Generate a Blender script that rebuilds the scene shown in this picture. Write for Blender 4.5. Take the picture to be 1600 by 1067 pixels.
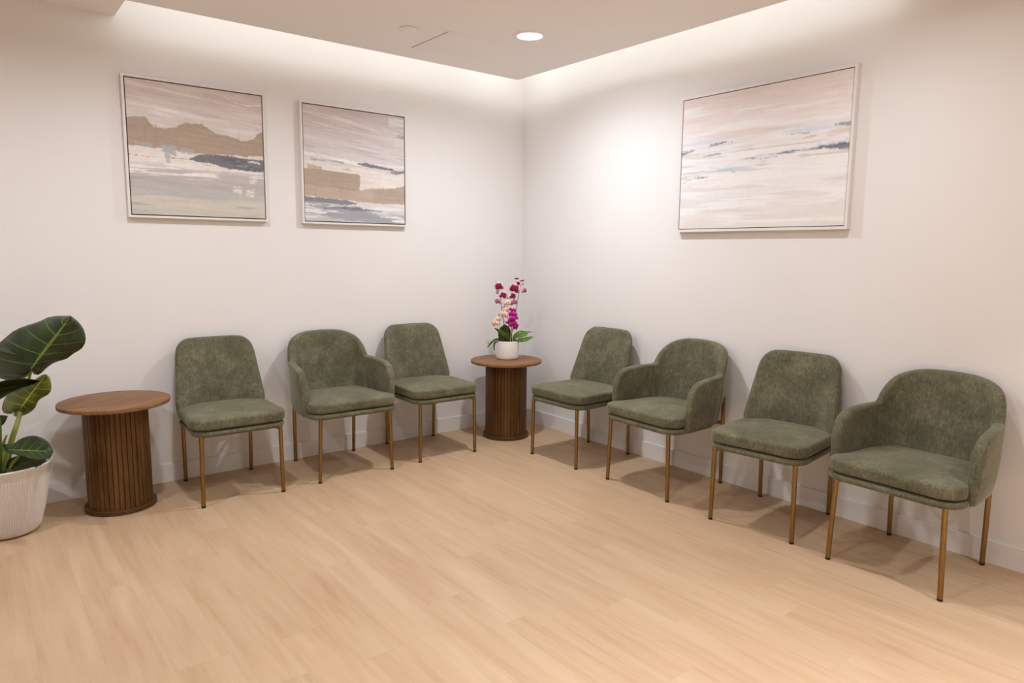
import bpy, bmesh, math, random
import numpy as np
from mathutils import Vector, Matrix, noise

scene = bpy.context.scene
for o in list(bpy.data.objects):
    bpy.data.objects.remove(o)
COL = scene.collection
PI = math.pi

# ------------------------------------------------------------------ camera
cam_data = bpy.data.cameras.new('camera')
cam_data.sensor_fit = 'HORIZONTAL'
cam_data.sensor_width = 36.0
cam_data.lens = 1087.9 / 1600.0 * 36.0
cam_data.clip_start = 0.05
cam = bpy.data.objects.new('camera', cam_data)
COL.objects.link(cam)
_r = Vector((0.784996, -0.619418, 0.010113))
_u = Vector((0.072076, 0.107531, 0.991586))
_f = Vector((0.615293, 0.777662, -0.129057))
cam.matrix_world = Matrix(((_r.x, _u.x, -_f.x, -3.7584), (_r.y, _u.y, -_f.y, -4.6278),
                           (_r.z, _u.z, -_f.z, 1.45), (0, 0, 0, 1)))
scene.camera = cam

# ------------------------------------------------------------------ world, exposure
world = bpy.data.worlds.new('world')
scene.world = world
world.use_nodes = True
world.node_tree.nodes['Background'].inputs[0].default_value = (1.0, 0.9, 0.82, 1)
world.node_tree.nodes['Background'].inputs[1].default_value = 0.05
vs = scene.view_settings
vs.view_transform = 'Standard'
vs.look = 'None'
vs.gamma = 1.0
vs.use_curve_mapping = False
vs.exposure = 0.0

# ------------------------------------------------------------------ lights of the room
CEIL_Z = 2.74
COVE = 0.3185           # gap between soffit edge and wall
COVE_X = -2.9715        # the cove stops here on the left-hand wall
COVE_Y = -2.95
DOWN_W = 20.0
COVE_W = 1.42
WARM = (0.955, 1.0, 1.055)
COVE_COL = (1.0, 1.0, 0.955)


def area(name, loc, rot, sx, sy, power, col, shape='RECTANGLE', spread=PI):
    l = bpy.data.lights.new(name, 'AREA')
    l.shape = shape
    l.size = sx
    if shape in ('RECTANGLE', 'ELLIPSE'):
        l.size_y = sy
    l.energy = power
    l.color = col
    l.spread = spread
    o = bpy.data.objects.new(name, l)
    o.location = loc
    o.rotation_euler = rot
    COL.objects.link(o)
    return o


# led strips lying in the cove behind the soffit edge, throwing their light on the wall
area('cove_strip_light', ((COVE_X - COVE) / 2, -0.40, 2.85), (math.radians(90), 0, 0), -COVE_X - COVE, 0.06,
     COVE_W * (-COVE_X - COVE), COVE_COL)
area('cove_strip_light', (-0.40, (COVE_Y - COVE) / 2, 2.85), (0, math.radians(-90), 0), 0.06, -COVE_Y - COVE,
     COVE_W * (-COVE_Y - COVE), COVE_COL)

area('cove_strip_light', (-0.385, -0.385, 2.85), (math.radians(90), 0, math.radians(-45)), 0.16, 0.06, COVE_W * 0.32, COVE_COL)  # short diagonal strip added to brighten the cove corner

DOWNLIGHTS = [(-0.952, -1.224, 1.08, 165), (-2.85, -1.30, 0.75, 165), (-0.952, -3.1, 0.46, 165), (-2.85, -3.1, 0.7, 165),
              (-4.60, -1.6, 1.02, 165), (-2.85, -5.0, 2.8, 95), (-0.952, -5.0, 0.7, 95)]  # unseen rear pair, guessed; narrow beams shaped to bounce floor light onto the ceiling
for (dx, dy, k, sp_) in DOWNLIGHTS:
    area('downlight_lamp', (dx, dy, CEIL_Z - 0.012), (0, 0, 0), 0.10, 0.10, DOWN_W * k, WARM, 'DISK', math.radians(sp_))


# ------------------------------------------------------------------ materials
def srgb(r, g, b):
    def f(c):
        c /= 255.0
        return c / 12.92 if c <= 0.04045 else ((c + 0.055) / 1.055) ** 2.4
    return (f(r), f(g), f(b), 1.0)


class NT:
    def __init__(self, name):
        self.m = bpy.data.materials.new(name)
        self.m.use_nodes = True
        self.t = self.m.node_tree
        self.b = self.t.nodes['Principled BSDF']

    def n(self, kind, **kw):
        nd = self.t.nodes.new(kind)
        for k, v in kw.items():
            setattr(nd, k, v)
        return nd

    def l(self, a, b):
        self.t.links.new(a, b)

    def coord(self, scale=(1, 1, 1), out='Object', rand=False):
        tc = self.n('ShaderNodeTexCoord')
        mp = self.n('ShaderNodeMapping')
        mp.inputs['Scale'].default_value = scale
        self.l(tc.outputs[out], mp.inputs['Vector'])
        if rand:
            oi = self.n('ShaderNodeObjectInfo')
            mul = self.n('ShaderNodeVectorMath', operation='SCALE')
            mul.inputs[0].default_value = (17.0, 9.0, 13.0)
            self.l(oi.outputs['Random'], mul.inputs['Scale'])
            self.l(mul.outputs[0], mp.inputs['Location'])
        return mp.outputs['Vector']

    def noise(self, vec, scale, detail=4, rough=0.55, dist=0.0):
        nd = self.n('ShaderNodeTexNoise')
        nd.inputs['Scale'].default_value = scale
        nd.inputs['Detail'].default_value = detail
        nd.inputs['Roughness'].default_value = rough
        nd.inputs['Distortion'].default_value = dist
        self.l(vec, nd.inputs['Vector'])
        return nd.outputs['Fac']

    def ramp(self, fac, stops, interp='LINEAR'):
        nd = self.n('ShaderNodeValToRGB')
        cr = nd.color_ramp
        cr.interpolation = interp
        while len(cr.elements) < len(stops):
            cr.elements.new(0.5)
        for e, (p, c) in zip(cr.elements, stops):
            e.position = p
            e.color = c if len(c) == 4 else (*c, 1)
        self.l(fac, nd.inputs['Fac'])
        return nd.outputs['Color']

    def math(self, op, a, b=None, c=None):
        nd = self.n('ShaderNodeMath', operation=op)
        for i, v in enumerate((a, b, c)):
            if v is None:
                continue
            if isinstance(v, (int, float)):
                nd.inputs[i].default_value = v
            else:
                self.l(v, nd.inputs[i])
        return nd.outputs[0]

    def mix(self, fac, a, b, mode='MIX'):
        nd = self.n('ShaderNodeMix', data_type='RGBA', blend_type=mode)
        for i, v in ((0, fac), (6, a), (7, b)):
            if isinstance(v, (int, float)):
                nd.inputs[i].default_value = v
            elif isinstance(v, tuple):
                nd.inputs[i].default_value = v if len(v) == 4 else (*v, 1)
            else:
                self.l(v, nd.inputs[i])
        return nd.outputs[2]

    def bump(self, h, strength, dist=0.01):
        nd = self.n('ShaderNodeBump')
        nd.inputs['Strength'].default_value = strength
        nd.inputs['Distance'].default_value = dist
        self.l(h, nd.inputs['Height'])
        self.l(nd.outputs['Normal'], self.b.inputs['Normal'])

    def set(self, color=None, rough=None, metal=None, spec=None):
        if color is not None:
            if isinstance(color, tuple):
                self.b.inputs['Base Color'].default_value = color if len(color) == 4 else (*color, 1)
            else:
                self.l(color, self.b.inputs['Base Color'])
        if rough is not None:
            self.b.inputs['Roughness'].default_value = rough
        if metal is not None:
            self.b.inputs['Metallic'].default_value = metal
        if spec is not None:
            self.b.inputs['Specular IOR Level'].default_value = spec
        return self.m


def mat_paint(name, col, rough=0.75, var=0.03, bump=0.05):
    t = NT(name)
    v = t.coord()
    f = t.noise(v, 1.3, 3)
    c2 = tuple(x * (1 - var) for x in col[:3])
    c = t.ramp(f, [(0.3, c2), (0.7, col[:3])])
    t.bump(t.noise(v, 220.0, 3), bump, 0.002)
    return t.set(c, rough, spec=0.25)


def mat_floor():
    t = NT('oak_vinyl_planks')
    tc = t.n('ShaderNodeTexCoord')
    sp = t.n('ShaderNodeSeparateXYZ')
    t.l(tc.outputs['Object'], sp.inputs[0])
    W, Ln = 0.182, 1.22
    u = t.math('DIVIDE', sp.outputs['X'], W)
    row = t.math('FLOOR', u)
    off = t.n('ShaderNodeTexWhiteNoise', noise_dimensions='1D')
    t.l(row, off.inputs['W'])
    vv = t.math('ADD', t.math('DIVIDE', sp.outputs['Y'], Ln), off.outputs['Value'])
    pl = t.math('FLOOR', vv)
    cid = t.n('ShaderNodeCombineXYZ')
    t.l(row, cid.inputs[0])
    t.l(pl, cid.inputs[1])
    wn = t.n('ShaderNodeTexWhiteNoise', noise_dimensions='3D')
    t.l(cid.outputs[0], wn.inputs['Vector'])
    # grain, different on each plank
    gv = t.n('ShaderNodeCombineXYZ')
    t.l(t.math('MULTIPLY', sp.outputs['X'], 26.0), gv.inputs[0])
    t.l(t.math('MULTIPLY', sp.outputs['Y'], 1.6), gv.inputs[1])
    t.l(t.math('MULTIPLY', wn.outputs['Value'], 40.0), gv.inputs[2])
    g1 = t.noise(gv.outputs[0], 1.0, 6, 0.62, 0.5)
    gv2 = t.n('ShaderNodeCombineXYZ')
    t.l(t.math('MULTIPLY', sp.outputs['X'], 7.0), gv2.inputs[0])
    t.l(t.math('MULTIPLY', sp.outputs['Y'], 1.0), gv2.inputs[1])
    t.l(t.math('MULTIPLY', wn.outputs['Value'], 70.0), gv2.inputs[2])
    g2 = t.noise(gv2.outputs[0], 1.0, 3, 0.5, 0.8)
    c1 = t.ramp(g1, [(0.28, srgb(178, 145, 112)), (0.5, srgb(197, 166, 133)), (0.75, srgb(207, 178, 148))])
    c2 = t.ramp(g2, [(0.3, srgb(186, 151, 118)), (0.55, srgb(199, 168, 136)), (0.75, srgb(211, 184, 152))])
    c = t.mix(0.5, c1, c2)
    tint = t.ramp(wn.outputs['Value'], [(0.0, (0.975, 0.965, 0.955)), (0.5, (1, 1, 1)), (1.0, (1.015, 1.015, 1.02))])
    c = t.mix(1.0, c, tint, 'MULTIPLY')
    # thin bevelled seams
    fx = t.math('FRACT', u)
    ex = t.math('MULTIPLY', t.math('MINIMUM', fx, t.math('SUBTRACT', 1.0, fx)), W)
    fy = t.math('FRACT', vv)
    ey = t.math('MULTIPLY', t.math('MINIMUM', fy, t.math('SUBTRACT', 1.0, fy)), Ln)
    e = t.math('MINIMUM', ex, ey)
    seam = t.math('LESS_THAN', e, 0.0011)
    c = t.mix(t.math('MULTIPLY', seam, 0.16), c, srgb(150, 110, 78))
    t.bump(g1, 0.06, 0.003)
    return t.set(c, 0.52, spec=0.35)


def mat_velvet():
    t = NT('olive_green_velvet')
    v = t.coord(rand=True)
    big = t.noise(v, 7.0, 4, 0.55, 0.5)
    mid = t.noise(v, 30.0, 4, 0.7, 0.4)
    fine = t.noise(t.coord((1, 1, 1)), 330.0, 2)
    weave = t.noise(t.coord((1, 1, 0.35), rand=True), 120.0, 3, 0.7)
    f = t.math('ADD', t.math('MULTIPLY', big, 0.30), t.math('MULTIPLY', mid, 0.20))
    f = t.math('ADD', f, t.math('MULTIPLY', weave, 0.34))
    f = t.math('ADD', f, t.math('MULTIPLY', fine, 0.32))
    c = t.ramp(f, [(0.42, srgb(73, 73, 56)), (0.585, srgb(104, 102, 82)), (0.77, srgb(150, 144, 120))])
    t.bump(t.math('ADD', fine, weave), 0.35, 0.002)
    t.b.inputs['Sheen Weight'].default_value = 0.55
    t.b.inputs['Sheen Roughness'].default_value = 0.35
    t.b.inputs['Sheen Tint'].default_value = (0.78, 0.72, 0.56, 1)
    return t.set(c, 0.9, spec=0.10)


def mat_brass():
    t = NT('brushed_brass')
    v = t.coord((1, 1, 0.05))
    f = t.noise(v, 300.0, 2)
    c = t.ramp(f, [(0.3, srgb(136, 108, 64)), (0.7, srgb(158, 127, 78))])
    return t.set(c, 0.36, 0.95)


def mat_plain(name, col, rough=0.5, metal=0.0, spec=0.4, var=0.06, scale=30.0):
    t = NT(name)
    f = t.noise(t.coord(), scale, 3)
    c = t.ramp(f, [(0.3, tuple(x * (1 - var) for x in col[:3])), (0.7, col[:3])])
    return t.set(c, rough, metal, spec)


def mat_wood(name, dark, mid, light, scale=(2.2, 26.0, 26.0), rough=0.5):
    t = NT(name)
    v = t.coord(scale)
    f = t.noise(v, 1.0, 6, 0.62, 1.4)
    pores = t.noise(t.coord((scale[0] * 3, scale[1] * 7, scale[2] * 7)), 1.0, 2)
    c = t.ramp(f, [(0.28, dark), (0.5, mid), (0.74, light)])
    c = t.mix(t.math('MULTIPLY', t.math('LESS_THAN', pores, 0.4), 0.25), c, dark)
    t.bump(f, 0.06, 0.002)
    return t.set(c, rough, spec=0.3)


def mat_leaf(name, blade_dark, blade_light, vein, nveins=7.0, vw=0.03):
    """blade with a midrib and slanting side veins, drawn from the leaf's own UV (u along the rib, v across)"""
    t = NT(name)
    uv = t.n('ShaderNodeUVMap', uv_map='leaf')
    sp = t.n('ShaderNodeSeparateXYZ')
    t.l(uv.outputs[0], sp.inputs[0])
    w = t.math('ABSOLUTE', t.math('SUBTRACT', sp.outputs['Y'], 0.5))       # 0 at rib, .5 at margin
    rib = t.math('LESS_THAN', w, vw)
    ph = t.math('FRACT', t.math('MULTIPLY', sp.outputs['X'], nveins))
    d = t.math('ABSOLUTE', t.math('SUBTRACT', ph, 0.5))
    side = t.math('LESS_THAN', d, t.math('MULTIPLY', t.math('SUBTRACT', 0.56, w), vw * 3.2))
    v = t.coord()
    f = t.noise(v, 14.0, 4)
    c = t.ramp(f, [(0.35, blade_dark), (0.7, blade_light)])
    c = t.mix(t.math('MULTIPLY', side, 0.85), c, vein)
    c = t.mix(rib, c, vein)
    t.bump(t.math('ADD', f, t.math('MULTIPLY', side, 0.4)), 0.35, 0.01)
    return t.set(c, 0.42, spec=0.4)


def mat_vertex(name, rough=0.8):
    t = NT(name)
    at = t.n('ShaderNodeAttribute', attribute_name='paint')
    v = t.coord()
    f = t.noise(v, 260.0, 2)
    t.bump(f, 0.35, 0.002)
    return t.set(at.outputs['Color'], rough, spec=0.2)


def mat_emit(name, col, s):
    t = NT(name)
    t.b.inputs['Emission Color'].default_value = (*col, 1)
    t.b.inputs['Emission Strength'].default_value = s
    return t.set((0.9, 0.9, 0.9, 1), 0.4)


M_WALL = mat_paint('wall_paint_white', (0.86, 0.84, 0.835))
M_WALLD = mat_paint('wall_paint_taupe', (0.60, 0.54, 0.48))
M_CEIL = mat_paint('ceiling_paint_white', (0.96, 0.925, 0.91))
M_TRIM = mat_paint('trim_paint_white', (0.86, 0.84, 0.835), 0.55, 0.02, 0.02)
M_FLOOR = mat_floor()
M_VELVET = mat_velvet()
M_BRASS = mat_brass()
M_BLACK = mat_plain('black_plastic', (0.012, 0.010, 0.009), 0.5)
M_WOODTOP = mat_wood('walnut_tabletop', srgb(114, 78, 48), srgb(136, 96, 62), srgb(153, 112, 76))
M_WOODSLAT = mat_wood('walnut_slats', srgb(68, 45, 19), srgb(96, 65, 29), srgb(122, 86, 43), (24.0, 24.0, 1.6))
M_WOODBASE = mat_wood('walnut_plinth', srgb(66, 45, 25), srgb(86, 60, 33), srgb(104, 74, 42))
M_FRAME = mat_plain('white_frame_lacquer', (0.82, 0.78, 0.76), 0.45, var=0.02)
M_GAP = mat_plain('dark_frame_rebate', (0.16, 0.08, 0.065), 0.8)
M_CANVAS = mat_vertex('painted_canvas')
M_POT = mat_plain('white_planter_plastic', (0.74, 0.70, 0.67), 0.4, var=0.03)
M_CERAMIC = mat_plain('white_glazed_ceramic', (0.84, 0.79, 0.76), 0.25, var=0.02)
M_SOIL = mat_plain('potting_soil', (0.05, 0.032, 0.02), 0.95, var=0.6, scale=80)
M_BARK = mat_plain('orchid_bark', (0.17, 0.085, 0.04), 0.9, var=0.7, scale=120)
M_LENS = mat_emit('downlight_lens', (1.0, 0.97, 0.95), 6.0)
M_RING = mat_paint('downlight_trim', (0.94, 0.925, 0.92), 0.5)


# ------------------------------------------------------------------ helpers
def obj(name, bm, mat, parent=None, smooth=True, mats=None):
    me = bpy.data.meshes.new(name)
    bmesh.ops.recalc_face_normals(bm, faces=bm.faces[:])
    bm.to_mesh(me)
    bm.free()
    if smooth:
        for p in me.polygons:
            p.use_smooth = True
        me.set_sharp_from_angle(angle=math.radians(42))
    o = bpy.data.objects.new(name, me)
    for m in (mats or [mat]):
        me.materials.append(m)
    COL.objects.link(o)
    if parent is not None:
        o.parent = parent
    return o


def thing(name, label, cat, loc=(0, 0, 0), rz=0.0, group=None):
    o = bpy.data.objects.new(name, None)
    o.empty_display_size = 0.1
    COL.objects.link(o)
    o.location = loc
    o.rotation_euler = (0, 0, rz)
    tag(o, label, cat, group)
    return o


def tag(o, label, cat, group=None):
    o['label'] = label
    o['category'] = cat
    if group:
        o['group'] = group
    return o


def struct(o):
    o['kind'] = 'structure'
    return o


def box(bm, x0, x1, y0, y1, z0, z1):
    vs_ = [bm.verts.new((x, y, z)) for z in (z0, z1) for y in (y0, y1) for x in (x0, x1)]
    for f in ((0, 1, 3, 2), (4, 6, 7, 5), (0, 4, 5, 1), (2, 3, 7, 6), (0, 2, 6, 4), (1, 5, 7, 3)):
        bm.faces.new([vs_[i] for i in f])


def bevel_all(bm, w, seg=2):
    bmesh.ops.bevel(bm, geom=bm.edges[:], offset=w, segments=seg, affect='EDGES', profile=0.5)


def tube(bm, pts, rad, n=14, cap=True):
    """swept tube through pts; rad number or list"""
    pts = [Vector(p) for p in pts]
    rads = rad if isinstance(rad, (list, tuple)) else [rad] * len(pts)
    rings = []
    up = None
    for i, p in enumerate(pts):
        a = pts[max(i - 1, 0)]
        b = pts[min(i + 1, len(pts) - 1)]
        d = (b - a).normalized()
        if up is None:
            up = Vector((0, 0, 1)) if abs(d.z) < 0.9 else Vector((1, 0, 0))
        s = d.cross(up).normalized()
        up = s.cross(d).normalized()
        rings.append([bm.verts.new(p + (s * math.cos(2 * PI * k / n) + up * math.sin(2 * PI * k / n)) * rads[i])
                      for k in range(n)])
    for r0, r1 in zip(rings, rings[1:]):
        for k in range(n):
            bm.faces.new((r0[k], r0[(k + 1) % n], r1[(k + 1) % n], r1[k]))
    if cap:
        bm.faces.new(rings[0][::-1])
        bm.faces.new(rings[-1])
    return rings


def lathe(bm, prof, n=64, rfun=None):
    """surface of revolution about z; prof [(r,z)...]; ends closed to the axis when r==0"""
    rows = []
    for (r, z) in prof:
        if r <= 1e-6:
            rows.append([bm.verts.new((0, 0, z))])
        else:
            rows.append([bm.verts.new(((r + (rfun(k / n, z) if rfun else 0)) * math.cos(2 * PI * k / n),
                                       (r + (rfun(k / n, z) if rfun else 0)) * math.sin(2 * PI * k / n), z))
                         for k in range(n)])
    for a, b in zip(rows, rows[1:]):
        for k in range(n):
            k2 = (k + 1) % n
            if len(a) == 1 and len(b) == 1:
                continue
            if len(a) == 1:
                bm.faces.new((a[0], b[k2], b[k]))
            elif len(b) == 1:
                bm.faces.new((a[k], a[k2], b[0]))
            else:
                bm.faces.new((a[k], a[k2], b[k2], b[k]))


def catmull(pts, n):
    """n points evenly spaced along a Catmull-Rom curve through pts"""
    P = [np.array(p, float) for p in pts]
    P = [2 * P[0] - P[1]] + P + [2 * P[-1] - P[-2]]
    out = []
    for i in range(1, len(P) - 2):
        for t in np.linspace(0, 1, 24, endpoint=False):
            a, b, c, d = P[i - 1], P[i], P[i + 1], P[i + 2]
            out.append(0.5 * (2 * b + (c - a) * t + (2 * a - 5 * b + 4 * c - d) * t * t + (3 * b - a - 3 * c + d) * t ** 3))
    out.append(P[-2])
    out = np.array(out)
    s = np.concatenate([[0], np.cumsum(np.linalg.norm(np.diff(out, axis=0), axis=1))])
    q = np.linspace(0, s[-1], n)
    return np.stack([np.interp(q, s, out[:, k]) for k in range(out.shape[1])], 1), s[-1]


def rounded_poly(corners, seg=10):
    """corners [(x,y,r)] -> closed outline with arcs"""
    out = []
    n = len(corners)
    for i in range(n):
        p = Vector(corners[i][:2])
        r = corners[i][2]
        a = (Vector(corners[i - 1][:2]) - p).normalized()
        b = (Vector(corners[(i + 1) % n][:2]) - p).normalized()
        ang = a.angle(b)
        t = r / math.tan(ang / 2)
        s, e = p + a * t, p + b * t
        c = p + (a + b).normalized() * (r / math.sin(ang / 2))
        a0 = math.atan2(s.y - c.y, s.x - c.x)
        a1 = math.atan2(e.y - c.y, e.x - c.x)
        d = (a1 - a0 + PI) % (2 * PI) - PI
        for k in range(seg + 1):
            w = a0 + d * k / seg
            out.append((c.x + r * math.cos(w), c.y + r * math.sin(w)))
    return out


def resample(outline, n):
    P = np.array(list(outline) + [outline[0]], float)
    s = np.concatenate([[0], np.cumsum(np.linalg.norm(np.diff(P, axis=0), axis=1))])
    q = np.linspace(0, s[-1], n, endpoint=False)
    return [(np.interp(v, s, P[:, 0]), np.interp(v, s, P[:, 1])) for v in q]


def slab(bm, outline, h0, h1, er, mapf, dome=0.0, rings=8, n=128, esegs=4, centre=None, domeb=0.0):
    """upholstered pad: outline in (u,v), from height h0 to h1, edges rounded by er, top swelling by dome"""
    ol = resample(outline, n)
    c = Vector(centre) if centre else Vector((sum(p[0] for p in ol) / n, sum(p[1] for p in ol) / n))
    spec = []                                                  # (fraction, inset, height)
    for k in range(1, rings + 1):
        f = k / rings
        spec.append((f, er, h1, dome * (1 - f * f) ** 0.8 if f < 1 else 0))
    for k in range(1, esegs + 1):
        a = PI / 2 * k / esegs
        spec.append((1, er * (1 - math.sin(a)), h1 - er * (1 - math.cos(a)), 0))
    for k in range(0, esegs):
        a = PI / 2 * (1 - k / esegs)
        spec.append((1, er * (1 - math.sin(a)), h0 + er * (1 - math.cos(a)), 0))
    for k in range(rings, 0, -1):
        f = k / rings
        spec.append((f, er, h0, -domeb * (1 - f * f) ** 0.8 if f < 1 else 0))
    top = bm.verts.new(mapf(c.x, c.y, h1 + dome))
    rows = []
    for (f, ins, h, dz) in spec:
        row = []
        for (u, v) in ol:
            d = Vector((u, v)) - c
            L = d.length
            q = c + d * (f * (L - ins) / L)
            row.append(bm.verts.new(mapf(q.x, q.y, h + dz)))
        rows.append(row)
    bot = bm.verts.new(mapf(c.x, c.y, h0 - domeb))
    for k in range(n):
        bm.faces.new((top, rows[0][k], rows[0][(k + 1) % n]))
        bm.faces.new((bot, rows[-1][(k + 1) % n], rows[-1][k]))
    for a, b in zip(rows, rows[1:]):
        for k in range(n):
            k2 = (k + 1) % n
            bm.faces.new((a[k], b[k], b[k2], a[k2]))


def copy_tree(o, parent=None):
    c = o.copy()
    COL.objects.link(c)
    if parent is not None:
        c.parent = parent
    for ch in list(o.children):
        copy_tree(ch, c)
    return c


# ------------------------------------------------------------------ the room
XL, YB = -5.6, -6.0                                            # far left and rear limits of the room
TOP = 3.12
bm = bmesh.new(); box(bm, XL, 0, YB, 0, -0.12, 0)
struct(obj('floor', bm, M_FLOOR, smooth=False))
bm = bmesh.new(); box(bm, XL - 0.12, 0.12, 0, 0.12, -0.12, TOP)
struct(obj('wall_left', bm, M_WALL, smooth=False))
bm = bmesh.new(); box(bm, 0, 0.12, YB - 0.12, 0, -0.12, TOP)
struct(obj('wall_right', bm, M_WALL, smooth=False))
bm = bmesh.new(); box(bm, XL - 0.12, 0, YB - 0.12, YB, -0.12, TOP)
struct(obj('wall_back', bm, M_WALLD, smooth=False))
bm = bmesh.new(); box(bm, XL - 0.12, XL, YB, 0, -0.12, TOP)
struct(obj('wall_side', bm, M_WALLD, smooth=False))
# dropped ceiling: an L-shaped slab that stops short of both walls along the light cove
bm = bmesh.new()
poly = [(XL, YB), (0, YB), (0, COVE_Y), (-COVE, COVE_Y), (-COVE, -COVE), (COVE_X, -COVE), (COVE_X, 0), (XL, 0)]
lo = [bm.verts.new((x, y, CEIL_Z)) for x, y in poly]
hi = [bm.verts.new((x, y, CEIL_Z + 0.05)) for x, y in poly]
bm.faces.new(lo[::-1]); bm.faces.new(hi)
for i in range(len(poly)):
    j = (i + 1) % len(poly)
    bm.faces.new((lo[i], lo[j], hi[j], hi[i]))
struct(obj('ceiling', bm, M_CEIL, smooth=False))
# the closed recess above the cove
bm = bmesh.new()
box(bm, COVE_X, 0, -0.62, 0, TOP, TOP + 0.03)
box(bm, -0.62, 0, COVE_Y, -0.62, TOP, TOP + 0.03)
box(bm, COVE_X, -0.62, -0.65, -0.62, CEIL_Z + 0.05, TOP)
box(bm, -0.65, -0.62, COVE_Y, -0.65, CEIL_Z + 0.05, TOP)
box(bm, COVE_X - 0.03, COVE_X, -0.65, 0, CEIL_Z + 0.05, TOP + 0.03)
box(bm, -0.65, 0, COVE_Y - 0.03, COVE_Y, CEIL_Z + 0.05, TOP + 0.03)
struct(obj('trim_1', bm, M_CEIL, smooth=False))
# skirting boards
BH, BT = 0.1127, 0.013
for nm, b in (('baseboard_left', (XL, 0, -BT, 0)), ('baseboard_right', (-BT, 0, YB, -BT))):
    bm = bmesh.new()
    box(bm, b[0], b[1], b[2], b[3], 0, BH)
    bmesh.ops.bevel(bm, geom=[e for e in bm.edges if all(v.co.z > BH - 1e-4 for v in e.verts)], offset=0.003,
                    segments=2, affect='EDGES')
    struct(obj(nm, bm, M_TRIM, smooth=False))

# ------------------------------------------------------------------ ceiling fittings
DL_LABELS = ['round recessed downlight in the ceiling near the corner of the room',
             'round recessed downlight above the left-hand paintings',
             'round recessed downlight above the right-hand row of chairs',
             'round recessed downlight over the middle of the floor',
             'round recessed downlight at the left side of the room',
             'unseen downlight guessed behind the viewer on the left, boosted to brighten the ceiling',
             'unseen downlight guessed behind the viewer on the right, narrowed to light the floor']


def downlight(loc, label):
    t = thing('ceiling_downlight', label, 'ceiling light', loc, 0, 'recessed ceiling downlights')
    b = bmesh.new()
    lathe(b, [(0.074, -0.002), (0.078, -0.006), (0.100, -0.005), (0.104, 0.0), (0.104, 0.012), (0.074, 0.012), (0.074, -0.002)], 56)
    obj('trim_ring', b, M_RING, t)
    b = bmesh.new()
    lathe(b, [(0, -0.0035), (0.066, -0.0035), (0.0735, -0.001), (0.0735, 0.008), (0, 0.008)], 48)
    obj('lens', b, M_LENS, t)
    return t


downlight((DOWNLIGHTS[0][0], DOWNLIGHTS[0][1], CEIL_Z), DL_LABELS[0])
b = bmesh.new()
lathe(b, [(0, -0.006), (0.049, -0.006), (0.053, -0.003), (0.053, 0.0), (0, 0.0)], 48)
sp = obj('sprinkler_cover', b, M_RING)
sp.location = (-1.585, -0.87, CEIL_Z - 0.001)
tag(sp, 'small flat white sprinkler cover disc in the ceiling left of the downlight', 'sprinkler cover')
t = thing('ceiling_access_panel', 'square white access panel set in the ceiling left of the downlight', 'access panel',
          (-1.148, -0.765, CEIL_Z))
b = bmesh.new(); box(b, -0.2225, 0.2225, -0.2225, 0.2225, -0.0016, 0.0); bevel_all(b, 0.0005, 1)
pn = obj('panel_door', b, M_CEIL, t, False)

b = bmesh.new()
for s in (-1, 1):
    box(b, s * 0.228 - 0.004, s * 0.228 + 0.004, -0.232, 0.232, -0.0006, 0.0)
    box(b, -0.224, 0.224, s * 0.228 - 0.004, s * 0.228 + 0.004, -0.0006, 0.0)
obj('panel_rim', b, M_CEIL, t, False)
b = bmesh.new()
box(b, -0.2275, -0.2225, -0.205, 0.222, -0.0012, 0.0)  # solid dark strip, painting in the shade of a gap
g_ = obj('edge_gap_shade', b, M_GAP, t, False)
g_['label'] = 'dark strip painted as the shade of a gap along one edge of the panel'

# ------------------------------------------------------------------ chairs
# local frame of a chair: faces -y, x to the viewer's right, feet on z = 0
SEAM = 0.437


def leg_obj(parent, bottom, top, r=0.0118):
    b = bmesh.new()
    p0, p1 = Vector(bottom), Vector(top)
    d = (p1 - p0).normalized()
    tube(b, [p0 + d * 0.010, p0 + d * 0.2, p1], [r * 0.96, r, r], 18)
    lg = obj('leg', b, M_BRASS, parent)
    b = bmesh.new()
    tube(b, [p0, p0 + d * 0.003, p0 + d * 0.011], [r * 0.85, r * 0.99, r * 0.99], 16)
    fc = obj('foot_cap', b, M_BLACK, lg)
    fc['label'] = 'black plastic foot cap'
    return lg


def undercarriage(parent, wf, wr, d, splay, ztop_back):
    y0, y1 = -d / 2, d / 2
    for s in (-1, 1):
        leg_obj(parent, (s * wf / 2, y0, 0), (s * (wf / 2 - splay), y0 + 0.003, 0.408))
        leg_obj(parent, (s * wr / 2, y1 - 0.002, 0), (s * (wr / 2 + 0.004), y1 - 0.016, ztop_back))
    b = bmesh.new()
    for s in (-1, 1):
        xf, xr = s * (wf / 2 - splay), s * (wr / 2 + 0.003)
        path, _ = catmull([(xf, y0 + 0.006, 0.392), (xf - s * 0.022, y0 + 0.03, 0.397), (xf - s * 0.03, y0 + 0.09, 0.397),
                           (xr - s * 0.02, y1 - 0.10, 0.397), (xr, y1 - 0.016, 0.396)], 18)
        tube(b, [tuple(p) for p in path], 0.0075, 10)
        tube(b, [(s * (wr / 2 + 0.004), y1 - 0.014, ztop_back - 0.03), (s * (wr / 2 - 0.006), y1 - 0.075, ztop_back - 0.03)], 0.006, 10)
    tube(b, [(-wr / 2, y1 - 0.016, 0.396), (wr / 2, y1 - 0.016, 0.396)], 0.0075, 10)
    obj('seat_frame', b, M_BRASS, parent)


def flat(u, v, t):
    return (u, v, t)


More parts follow.
